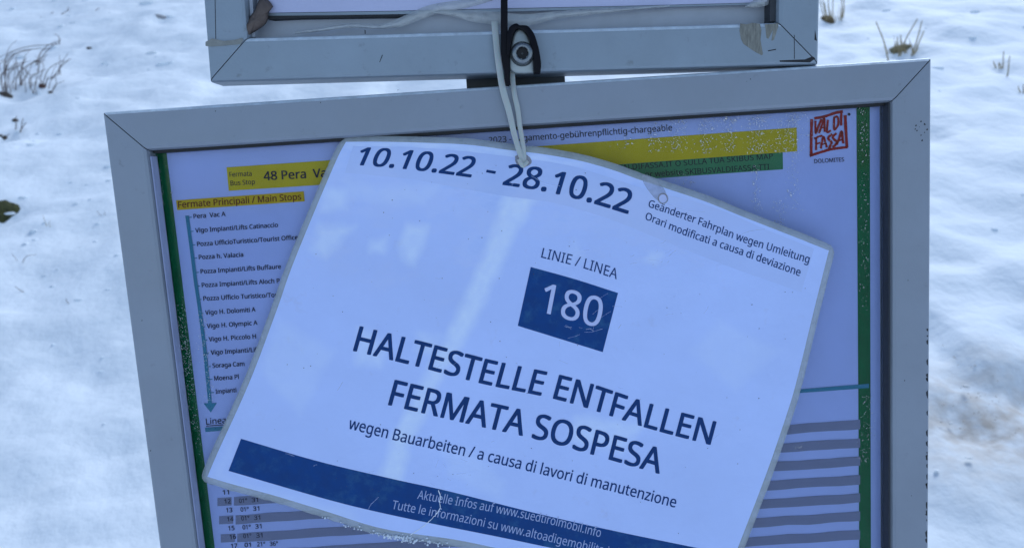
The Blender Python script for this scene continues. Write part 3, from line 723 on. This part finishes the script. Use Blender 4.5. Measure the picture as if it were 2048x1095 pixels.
# ------------------------------------------------------------------ white cable tie: over the lower rail, through the notice
hp = on_sheet(1046, 327, .0002)
wt = empty('cable_tie', hp, 'milky white nylon tie holding the notice, looped over the lower frame', 'cable tie')
def strap(pts, wpx, name):
    P3 = [at(p, q, y) for p, q, y in pts]; P3 = by_length(cat([tuple(v) for v in P3], 8), 26)
    sc_ = 1/3300
    return ribbon(name, P3, [lerp_list([(x_,) for x_ in wpx], i/26)[0]*sc_ for i in range(27)], .0012, M_tie, wt)
yh = hp.y
strap([(989, 43, -.0022), (992, 80, -.0030), (997, 122, -.0040), (1006, 180, -.0042), (1017, 218, -.0040), (1027, 262, -.0036), (1036, 295, -.0030), (1043, 315, min(-.001, yh-.001)), (1047, 329, yh-.0003)], [12.5, 12.5, 13, 13, 12, 11, 10], 'front_strand')
strap([(1024, 138, .0008), (1026, 165, -.0006), (1029, 190, -.0020), (1035, 217, -.0022), (1040, 255, -.0022), (1046, 290, -.0022), (1048, 312, min(-.0008, yh-.0008)), (1048, 328, yh-.0002)], [10, 10, 10.5, 10, 9.5, 9], 'rear_strand')
strap([(1037, 318, yh-.0012), (1046, 331, yh-.0012), (1056, 322, yh-.0008)], [8, 9, 6], 'tie_bend')

# ------------------------------------------------------------------ timetable poster behind the pane
pc = at(1000, 640, PY)
poster = empty('timetable_poster', pc, 'bus timetable poster with green side stripes and yellow headings inside the lower case', 'poster')
def on_p(px, py, lift=0.0): return at(px, py, PY-lift)
px0 = -iw+.0010; px1 = at(1760, 600, PY).x
V = []; Fc = []
for j in range(41):
    for i in range(31):
        x = px0+(px1-px0)*i/30; z = -.0262-(.600)*j/40
        V.append((x, PY+.00012*noise.noise(Vector((x*30, z*30, 1))), z))
Fc = [(j*31+i, (j+1)*31+i, (j+1)*31+i+1, j*31+i+1) for j in range(40) for i in range(30)]
mesh('paper_sheet', V, Fc, M_poster, poster, True)
def p_quad(name, pts, mtl, lift=.0003, n=24, rag=0.0):
    """quad TL,TR,BR,BL in photo pixels laid on the poster; damp paper makes its long edges waver"""
    a_, b2, c_, d_ = [Vector((*p, 0)) for p in pts]; V = []; m_ = 3
    for j in range(m_+1):
        for i in range(n+1):
            q = a_.lerp(b2, i/n).lerp(d_.lerp(c_, i/n), j/m_)
            if rag: q.y += rag*noise.noise(Vector((q.x*.02, q.y*.02, 5)))*2; 
            V.append(on_p(q.x, q.y, lift))
    return mesh(name, V, [(j*(n+1)+i, (j+1)*(n+1)+i, (j+1)*(n+1)+i+1, j*(n+1)+i+1) for j in range(m_) for i in range(n)], mtl, poster)
lx = lambda y: 310.5+(y-303)*(407-310.5)/(1095-303)     # left green stripe edges in the photograph
rx = lambda y: 332.5+(y-303)*(429.5-332.5)/(1095-303)
p_quad('green_stripe', [(lx(290), 290), (rx(290), 290), (rx(1150), 1150), (lx(1150), 1150)], M_green, .00028)
p_quad('green_stripe', [(1713, 195), (1739.5, 195), (1742, 1150), (1719, 1150)], M_green, .00028)
p_quad('printed_band', [(453, 334.5), (760, 313.5), (760, 362), (457.5, 381.5)], M_yellow)
p_quad('printed_band', [(352, 400.5), (607.5, 382.5), (609.5, 402.5), (354.5, 420)], M_yellow2)
p_quad('printed_band', [(1020, 296.5), (1593.5, 255), (1594.5, 302.5), (1020, 345)], M_yellow)
p_quad('printed_band', [(1180, 333), (1565.5, 304.5), (1566, 338.5), (1180, 366)], M_green2, .00036)
P_ = on_p
lk = lambda x, y: on_p(x, y, .00045)
up8 = lambda h: ((h*-.06, -h), (h*-.04, -h))
def pt_text(body, s, e, cap, mtl=M_black, bold=.012, part=None):
    px_text(body, [s, e], (-.09*cap, -cap), (-.07*cap, -cap), mtl, poster, lk, bold, part, 2)
pt_text('Fermata', (459.4, 353.6), (503.5, 351.5), 9.5, M_black, .012)
pt_text('Bus Stop', (461.5, 371), (510, 368), 9.5, M_black, .012)
pt_text('48 Pera  Vac A', (528.3, 360.5), (612, 356), 17, M_black, .03, part='48 Pera')
pt_text('Fermate Principali / Main Stops', (357, 415.6), (602.5, 399), 12.5, M_orange, .022)
pt_text('Pera  Vac A', (387.5, 437), (451, 432), 9, M_black, .02)
rows = [('Vigo Impianti/Lifts Catinaccio', (391, 465), (556, 453.8), None), ('Pozza UfficioTuristico/Tourist Office', (394.5, 492.3), (589, 479), 'Pozza UfficioTuristico/Tourist Offic'),
        ('Pozza h. Valacia', (398, 518.5), (486.5, 513), None), ('Pozza Impianti/Lifts Buffaure', (401.6, 547), (562, 537), None), ('Pozza Impianti/Lifts Aloch P', (404, 574.3), (548.5, 566), 'Pozza Impianti/Lifts Aloch'),
        ('Pozza Ufficio Turistico/Tourist', (407, 601), (542, 594), 'Pozza Ufficio Turistico/T'), ('Vigo H. Dolomiti A', (410.8, 629), (511, 622.7), None), ('Vigo H. Olympic A', (414, 656), (514.8, 649), None),
        ('Vigo H. Piccolo H', (418, 682.5), (512, 676.4), None), ('Vigo Impianti/Lifts', (422, 709), (500.6, 703.6), 'Vigo Impianti/'), ('Soraga Cam', (425.4, 735), (489, 731), None), ('Moena Pl', (428.8, 760.5), (477.5, 757), None), ('Impianti', (431.5, 787), (466, 784), 'Impian')]
for b__, s, e, p_ in rows: pt_text(b__, s, e, 8.8, M_black, .02, p_)
# the teal route line with ticks and arrowhead
rl = [(374, 431), (382, 490), (391, 562), (398.5, 612), (408, 685), (414, 745), (420, 806)]
V = []
for p, q in rl:
    V += [on_p(p-3.6, q, .0004), on_p(p+3.6, q, .0004)]
mesh('route_line', V, [(2*i, 2*i+1, 2*i+3, 2*i+2) for i in range(len(rl)-1)], M_teal, poster)
mesh('arrowhead', [on_p(407, 806, .00042), on_p(433.5, 805, .00042), on_p(421.5, 824, .00042)], [(0, 1, 2)], M_teal, poster)
for s in [(387.5, 437)]+[r_[1] for r_ in rows]:
    x = s[0]; p_quad('tick', [(x-11, s[1]-3), (x-4, s[1]-3.6), (x-4, s[1]-2), (x-11, s[1]-1.4)], M_teal, .00042, 1)
pt_text('Linea', (412.5, 848.5), (443, 846), 12, M_black, .006, 'Line')
p_quad('underline', [(412, 850.5), (452, 847.5), (452, 849), (412, 852)], M_black, .0004, 2)
p_quad('printed_band', [(410, 854.5), (470, 850), (471, 858), (411, 863)], M_teal, .0004, 4)
p_quad('printed_band', [(1560, 781), (1738, 766.5), (1738, 775), (1560, 788)], M_teal, .0004, 10)
px_text('2023 - Pagamento-gebührenpflichtig-chargeable', [(978, 286.5), (1162, 274), (1344.5, 261)], (-.9, -12), (-.8, -12), M_black, poster, lk, .008, None, 2)
pt_text('VALDIFASSA.IT O SULLA TUA SKIBUS MAP', (1236, 341), (1546, 317.5), 10.8, M_black, .008)
pt_text('or website SKIBUSVALDIFASSA.TTI', (1291, 354), (1539, 338.8), 11, M_black, .008)
# hourly rows
for k in range(8):
    y = 839+36.6*k
    x1 = 1720.5; xl = 474+ (y-980)*.09
    yl = y+.0645*(x1-xl)
    h = 18.5
    p_quad('row_band', [(xl, yl), (x1, y), (x1, y+h), (xl, yl+h-1)], M_band, .00032, 60, 1.0)
    if yl > 960 and yl < 1200:
        xa = xl-33
        p_quad('row_band', [(xa, yl+2), (xl-5, yl+.4), (xl-5, yl+16.6), (xa, yl+18)], M_band, .00032, 4)
for hr, x, y, mins in (('11', 446, 988, []), ('12', 449.5, 1006, [('01°', 478.5, 1004.5), ('31', 504, 1003)]), ('13', 452.8, 1023.5, [('01°', 481.5, 1022), ('31', 506.5, 1020.5)]), ('14', 455, 1041.5, [('01°', 483, 1039.5), ('31', 508.5, 1038.5)]),
                       ('15', 457, 1059.5, [('01°', 485.5, 1057.5), ('31', 511, 1056)]), ('16', 460, 1077, [('01°', 487, 1075), ('31', 513, 1074)]), ('17', 462.5, 1095, [('01', 489.5, 1093), ('21°', 514.5, 1091.5), ('36°', 540, 1090.5)])):
    pt_text(hr, (x, y), (x+12, y-.7), 8.6, M_black, .022)
    for t2, xx, yy in mins:
        pt_text(t2, (xx, yy), (xx+(16 if '°' in t2 else 12), yy-.8), 8.4, M_black, .018)
# hand-drawn red valley emblem
lgp = empty('emblem', (0, 0, 0), '', ''); del lgp['label']; del lgp['category']
lgp.parent = poster
L2 = lambda x, y: (1560+x/7.822, 200+y/7.822)
strokes = [([(497, 300), (490, 580), (488, 872)], 34), ([(465, 874), (560, 842), (760, 780), (900, 755), (1058, 738)], 30), ([(1020, 238), (1032, 480), (1048, 742)], 36), ([(538, 290), (700, 258), (860, 205), (985, 180)], 32),
           ([(555, 325), (556, 420), (562, 520), (595, 430), (650, 300)], 26), ([(612, 520), (650, 410), (690, 285), (696, 400), (700, 500)], 26), ([(640, 440), (700, 425)], 18), ([(752, 310), (742, 400), (738, 500), (800, 480)], 26),
           ([(848, 270), (848, 455), (900, 410), (915, 330), (895, 262), (835, 282)], 26), ([(960, 205), (958, 300), (957, 402)], 28),
           ([(568, 590), (566, 690), (566, 785)], 26), ([(535, 605), (600, 575), (665, 558)], 22), ([(565, 690), (630, 668)], 20), ([(640, 760), (655, 670), (680, 575), (710, 660), (735, 742)], 26), ([(645, 700), (720, 680)], 18),
           ([(815, 530), (755, 590), (770, 625), (808, 665), (785, 720), (770, 765)], 28), ([(885, 520), (828, 575), (850, 620), (890, 655), (860, 710), (820, 735)], 28), ([(888, 700), (925, 600), (965, 490), (980, 590), (990, 682)], 28), ([(910, 640), (985, 615)], 20)]
for pts, wd in strokes:
    P = cat([(*L2(*p), 0) for p in pts], 6); n = len(P); V = []
    for i, p in enumerate(P):
        tx = P[min(n-1, i+1)]-P[max(0, i-1)]; nn = Vector((-tx.y, tx.x, 0)).normalized(); h = wd*1.32/7.822/2*(1+.25*noise.noise(Vector((p.x*.5, p.y*.5, wd))))
        for s in (-1, 1): q = p+nn*s*h; V.append(on_p(q.x, q.y, .0004))
    mesh('brush_stroke', V, [(2*i, 2*i+1, 2*i+3, 2*i+2) for i in range(n-1)], M_red, lgp)
c_ = L2(1082, 225); blotch([(c_[0]+3*math.cos(k), c_[1]+3*math.sin(k)) for k in (0, 1, 2, 3, 4, 5.1)], M_grey_ink, 'registered_mark', .0004, lgp, on_p)
pt_text('DOLOMITES', (1629, 326.5), (1688.5, 322.7), 8, M_black, .01)

# condensation: beads and runs of water on the pane
bm = bmesh.new()
def bead(px, py, r, el=1.0, tilt=0.0):
    c = at(px, py, .01025)
    g = bmesh.ops.create_icosphere(bm, subdivisions=1, radius=1)['verts']
    ct, st_ = math.cos(tilt), math.sin(tilt)
    for v_ in g:
        x, y, z = v_.co.x*r, min(0, v_.co.y)*r*.55, v_.co.z*r*el
        v_.co = Vector((x*ct-z*st_, y, x*st_+z*ct))+c
rs = random.Random(5)
def column(cx, y0, y1, wd, n, r=(.00016, .00048)):
    for _ in range(int(n*1.5)):
        bead(rs.gauss(cx, wd), rs.uniform(y0, y1), rs.uniform(*r)*(2.0 if rs.random() < .06 else 1), rs.uniform(.6, 1.8), rs.uniform(-1.6, 1.6))
for cx, wd, n in ((1310, 10, 70), (1357, 12, 110), (1412, 9, 80), (1455, 11, 90), (1515, 16, 120), (1572, 12, 120)):
    column(cx, 235, 306, wd, n)
for cx in (1360, 1420, 1470, 1520, 1585): column(cx, 218, 245, 12, 26)
column(1512, 330, 425, 5, 60); column(1590, 200, 420, 8, 110); column(1560, 400, 450, 7, 40); column(1604, 215, 300, 10, 30)
column(1640, 240, 300, 16, 24); column(1370, 345, 372, 16, 20)
column(1727, 215, 330, 7, 50); column(1728, 330, 620, 6, 60); column(1730, 785, 925, 7, 60)
column(1596, 890, 896, 10, 10); column(1250, 275, 300, 22, 18)
for _ in range(300):
    y = rs.triangular(580, 930, 700); x = rs.uniform(lx(y)+1, rx(y)-1)
    bead(x, y, rs.uniform(.00016, .00042), rs.uniform(.8, 2.2), rs.uniform(-1.5, 1.5))
for _ in range(40):
    y = rs.uniform(330, 410); bead(rs.choice((lx(y)+4, rx(y)))+rs.gauss(0, 2), y, rs.uniform(.0002, .0004), 1.3, 0)
for _ in range(130):
    y = rs.uniform(620, 800); x = 399+(y-612)*(420-398.5)/194+rs.gauss(0, 5); bead(x, y, rs.uniform(.00015, .0004), rs.uniform(1, 2), rs.uniform(-1, 1))
me = bpy.data.meshes.new('condensation'); bm.to_mesh(me); bm.free()
for v_ in me.vertices: v_.co = v_.co-Vector((0, 0, -HB))
dr = link('condensation', me, M_drop, low, True); dr['kind'] = 'stuff'

# ------------------------------------------------------------------ stalks, twigs and turf breaking the snow
def stalk(parent, px, py, tip, r0=.0022, r1=.001, mtl=M_straw, lean=0.0, name='stem', mid=None):
    """stem rooted where the sight line (px,py) meets the snow, its tip over the pixel 'tip' at about the same distance"""
    b0 = on_snow(px, py)-Vector((0, 0, .02)); y = b0.y+lean
    pts = [b0]
    for q in (mid or [])+[tip]: pts.append(at(q[0], q[1], y))
    P = [Vector(p) for p in pts]
    if len(P) > 2: P = cat([tuple(p) for p in P], 5)
    else: P = [P[0].lerp(P[1], k/4)+Vector((.004*math.sin(k*1.3), 0, 0)) for k in range(5)]
    return tube(name, P, r0, r1, mtl, parent)
def tuft(name, px, py, label, cat_, group=None):
    return empty(name, on_snow(px, py), label, cat_, group)
g = tuft('dry_stalks', 1797, 105, 'v shaped clump of dry straw stalks above the right corner of the lower case', 'dry stalks')
for s in ((1778, 122, (1752, 44), [(1768, 84)]), (1797, 112, (1796, 74), None), (1799, 108, (1835, 38), [(1812, 78)]), (1820, 114, (1844, 42), [(1834, 80)]), (1824, 112, (1848, 62), [(1838, 85)]), (1800, 112, (1803, 70), None), (1785, 108, (1792, 85), None)):
    stalk(g, s[0], s[1], s[2], .0042, .0028, M_straw, 0, 'stem', s[3])
def clod(parent, px, py, w_, d_, h, mtl, name):
    c = on_snow(px, py); V = [c+Vector((0, 0, h*.6))]; m_ = 16; Fc = []
    for r in (1, 2, 3):
        for i in range(m_):
            an = 2*math.pi*i/m_; k = r/3*(1+.35*noise.noise(Vector((math.cos(an)*1.7+px, math.sin(an)*1.7, r*.4))))
            x = c.x+w_*k*math.cos(an); y = c.y+d_*k*math.sin(an)
            V.append(Vector((x, y, ground(x, y)+(h*(1-(r/3)**2)*(.6+.8*abs(noise.noise(Vector((x*40, y*40, 2))))) if r < 3 else -.012))))
    Fc = [(0, 1+i, 1+(i+1) % m_) for i in range(m_)]+[(1+r*m_+i, 1+(r+1)*m_+i, 1+(r+1)*m_+(i+1) % m_, 1+r*m_+(i+1) % m_) for r in range(2) for i in range(m_)]
    return mesh(name, V, Fc, mtl, parent, True)
_t = random.Random(10)
for _ in range(12):
    x = _t.uniform(1778, 1830); stalk(g, x, 106, (x+_t.uniform(-12, 12), 106-_t.uniform(10, 34)), .0022, .0010)
clod(g, 1800, 97, .09, .035, .012, mat('dry_turf', (.16, .15, .09), .95, var=.4, vscale=60), 'turf')
g = tuft('dry_stalks', 1665, 42, 'brown based straw tuft in the snow against the right edge of the upper case', 'dry stalks')
for s in ((1652, 44, (1645, -12)), (1658, 44, (1657, -10)), (1662, 42, (1668, -20)), (1648, 40, (1640, -5)), (1682, 34, (1684, -22)), (1685, 34, (1690, -12)), (1655, 45, (1650, 5))):
    stalk(g, s[0], s[1], s[2], .004, .0025)
for _ in range(10):
    x = _t.uniform(1642, 1690); stalk(g, x, 42, (x+_t.uniform(-6, 8), 42-_t.uniform(14, 50)), .0022, .0010)
clod(g, 1656, 40, .055, .04, .03, mat('brown_turf', (.14, .10, .05), .95, var=.4, vscale=60), 'turf')
g = tuft('dry_stalks', 2008, 140, 'small three stalk straw tuft in the snow near the right edge of the picture', 'dry stalks')
for s in ((2003, 136, (2009, 103)), (2012, 152, (2021, 112)), (1992, 136, (1988, 122)), (1997, 138, (1999, 125)), (2004, 138, (2001, 126))):
    stalk(g, s[0], s[1], s[2], .0036, .0022)
g = tuft('dry_stalks', 2044, 184, 'two faint straw stalks cut by the right edge of the picture', 'dry stalks'); stalk(g, 2044, 186, (2049, 168), .004, .002); stalk(g, 2040, 185, (2038, 172), .003, .002)
g = tuft('twig_clump', 60, 150, 'arching bare brown twigs in the snow at the upper left edge', 'twigs')
for s in ((10, 185, (62, 100), [(12, 130), (28, 108)]), (14, 188, (120, 88), [(10, 120), (50, 95)]), (8, 186, (30, 135), [(2, 150)]), (30, 180, (88, 112), [(38, 145)]), (40, 168, (34, 122), None), (72, 128, (122, 78), [(92, 104)]), (70, 128, (112, 82), [(85, 100)]), (118, 88, (108, 68), [(118, 74)]),
          (36, 170, (60, 140), [(48, 158)]), (4, 150, (84, 96), [(30, 108)]), (16, 176, (44, 128), [(18, 148)]), (44, 170, (52, 118), [(42, 140)]), (70, 130, (100, 96), [(82, 104)]), (74, 126, (96, 108), None), (0, 190, (12, 160), None), (64, 150, (36, 126), None)):
    stalk(g, s[0], s[1], s[2], .0035, .0018, M_twig, 0, 'twig', s[3])
_t = random.Random(9)
for _ in range(20):
    x, y = _t.uniform(-20, 60), _t.uniform(130, 192); dx, dy = _t.uniform(-8, 48), _t.uniform(-60, -14)
    stalk(g, x, y, (x+dx, y+dy), .0022, .0009, M_twig, 0, 'twig', [(x+dx*.25+_t.uniform(-6, 6), y+dy*.65)])
clod(g, 12, 190, .06, .03, .014, M_soil, 'bare_soil'); clod(g, 72, 124, .03, .02, .016, M_soil, 'bare_soil')
g = tuft('twig_clump', 95, 165, 'loose tangle of brown twigs lying right of the arching ones', 'twigs')
for s in ((82, 176, (128, 120), [(96, 140)]), (62, 178, (92, 138), [(60, 155)]), (96, 186, (110, 150), [(112, 170)]), (84, 172, (98, 152), None), (100, 158, (140, 118), [(118, 138)]), (64, 170, (74, 148), [(62, 158)])):
    stalk(g, s[0], s[1], s[2], .003, .0016, M_twig, 0, 'twig', s[3])
_t = random.Random(8)
for _ in range(16):
    x, y = _t.uniform(58, 122), _t.uniform(140, 190); dx, dy = _t.uniform(-16, 34), _t.uniform(-44, -8)
    stalk(g, x, y, (x+dx, y+dy), .0022, .0010, M_twig, 0, 'twig', [(x+dx*.4+_t.uniform(-8, 8), y+dy*.6)])
clod(g, 84, 172, .026, .02, .014, mat('reddish_soil', (.10, .05, .04), .95, var=.3), 'bare_soil'); clod(g, 101, 186, .022, .016, .010, M_soil, 'bare_soil')
g = tuft('twig_clump', 30, 250, 'small dark twig tangle at the left edge, below the arching twigs', 'twigs')
for s in ((28, 258, (34, 232), None), (32, 262, (52, 245), [(40, 262)]), (36, 264, (48, 236), None), (0, 274, (20, 268), None)):
    stalk(g, s[0], s[1], s[2], .003, .0016, M_twig, 0, 'twig', s[3] if len(s) > 3 else None)
clod(g, 30, 241, .022, .016, .010, M_soil, 'bare_soil'); clod(g, 6, 275, .04, .014, .010, M_soil, 'bare_soil')
o = clod(None, 2, 424, .085, .055, .035, M_moss, 'moss_clump'); tag(o, 'olive green mossy lump poking through the snow at the left edge', 'moss')
o = clod(None, 178, 97, .028, .016, .010, M_soil, 'soil_patch'); tag(o, 'small dark hole of bare soil in the snow, right of the arching twigs', 'soil')
g = tuft('fallen_twigs', 150, 18, 'thin twigs lying in a row on the snow at the top left', 'twigs')
for s in ((90, 30, (108, 24)), (132, 22, (138, 14)), (112, 28, (140, 20)), (215, 6, (240, 18)), (200, 2, (250, 8)), (180, 22, (200, 16)), (70, 36, (84, 34))):
    stalk(g, s[0], s[1], s[2], .0035, .002, M_twig, 0, 'twig')
o = clod(None, 322, 34, .07, .03, .006, mat('half_buried_turf', (.30, .31, .33), .95, var=.3, vscale=60), 'turf_patch'); tag(o, 'faint grey patch of half buried turf in the snow, left of the upper case', 'turf')
g = tuft('grass_sprig', 92, 450, 'two pale upright grass blades in the snow, right of the mossy lump', 'grass')
stalk(g, 92, 452, (88, 430), .0016, .0006, M_straw, 0, 'blade'); stalk(g, 95, 454, (101, 440), .0014, .0006, M_straw, 0, 'blade')
g = tuft('grass_sprig', 204, 430, 'tiny grass sprig close to the left edge of the lower case', 'grass')
stalk(g, 204, 431, (196, 421), .0014, .0006, M_twig, 0, 'blade'); stalk(g, 205, 430, (212, 423), .0014, .0006, M_twig, 0, 'blade')
g = tuft('grass_sprig', 45, 520, 'curved thin blades on the snow lower left, below the mossy lump', 'grass')
stalk(g, 40, 525, (72, 509), .0014, .0006, M_twig, 0, 'blade', [(52, 513)]); stalk(g, 36, 520, (26, 506), .0010, .0005, M_twig, 0, 'blade')
g = tuft('grass_sprig', 50, 578, 'short flat needle on the snow, lowest at the left', 'grass'); stalk(g, 58, 584, (32, 572), .0016, .0008, M_twig, 0, 'blade')
g = tuft('grass_sprig', 136, 604, 'single upright bud on smooth snow beside the left frame rail', 'grass'); stalk(g, 136, 607, (134, 596), .0016, .0008, M_twig, 0, 'blade')
# crusty lumps sitting on the snow
rs = random.Random(31); bm = bmesh.new()
for k in range(130):
    if k < 90: px, py = rs.uniform(-60, 430), rs.uniform(-10, 1000)*rs.uniform(.3, 1)
    else: px, py = rs.uniform(1640, 2110), rs.uniform(0, 1000)
    q = on_snow(px, py); r_ = rs.choice((.004, .005, .006, .008, .011))*rs.uniform(.7, 1.3)*((q-CAM).length/2.6)
    gg = bmesh.ops.create_icosphere(bm, subdivisions=2, radius=1)['verts']; sx, sy = rs.uniform(.8, 1.8), rs.uniform(.8, 1.4)
    for v_ in gg:
        f = 1+.35*noise.noise(v_.co*1.3+Vector((k, 0, 0))); v_.co = Vector((v_.co.x*sx*f*r_, v_.co.y*sy*f*r_, v_.co.z*f*r_*.36))+q-Vector((0, 0, r_*.14))
me = bpy.data.meshes.new('snow_lumps'); bm.to_mesh(me); bm.free(); o = link('snow_lumps', me, M_snow, None, True); o['kind'] = 'stuff'
tag(o, 'small crusty lumps scattered over the snow bank', 'snow')
# little crumbs of dirt on the trodden ledge
rs = random.Random(11)
crumb = None
bm = bmesh.new()
for k in range(60):
    px, py = rs.gauss(1975, 55), rs.gauss(815, 38)
    if k < 12: px, py = rs.uniform(1885, 1950), rs.uniform(675, 730)
    if px < 1870 or py > 960: continue
    q = on_snow(px, py); r = rs.uniform(.001, .0035)
    gg = bmesh.ops.create_icosphere(bm, subdivisions=1, radius=r)['verts']
    for v_ in gg: v_.co = Vector((v_.co.x*rs.uniform(.8, 1.6), v_.co.y, v_.co.z*.5))+q
me = bpy.data.meshes.new('dirt_crumbs'); bm.to_mesh(me); bm.free(); o = link('dirt_crumbs', me, mat('pale_grit', (.50, .46, .42), .9), None); o['kind'] = 'stuff'
tag(o, 'brownish grit scattered on the trodden snow at the right', 'grit')

GROUPS = {'dry stalks': 'dry straw stalks poking through the snow', 'twigs': 'bare brown twigs on the snow', 'grass': 'thin grass sprigs in the snow', 'plastic film': 'crumpled clear film in the upper case', 'display case': 'aluminium display cases on the post', 'cable tie': 'nylon ties on the frames'}
for o in bpy.data.objects:
    if o.parent is None and o.get('category') in GROUPS: o['group'] = GROUPS[o['category']]
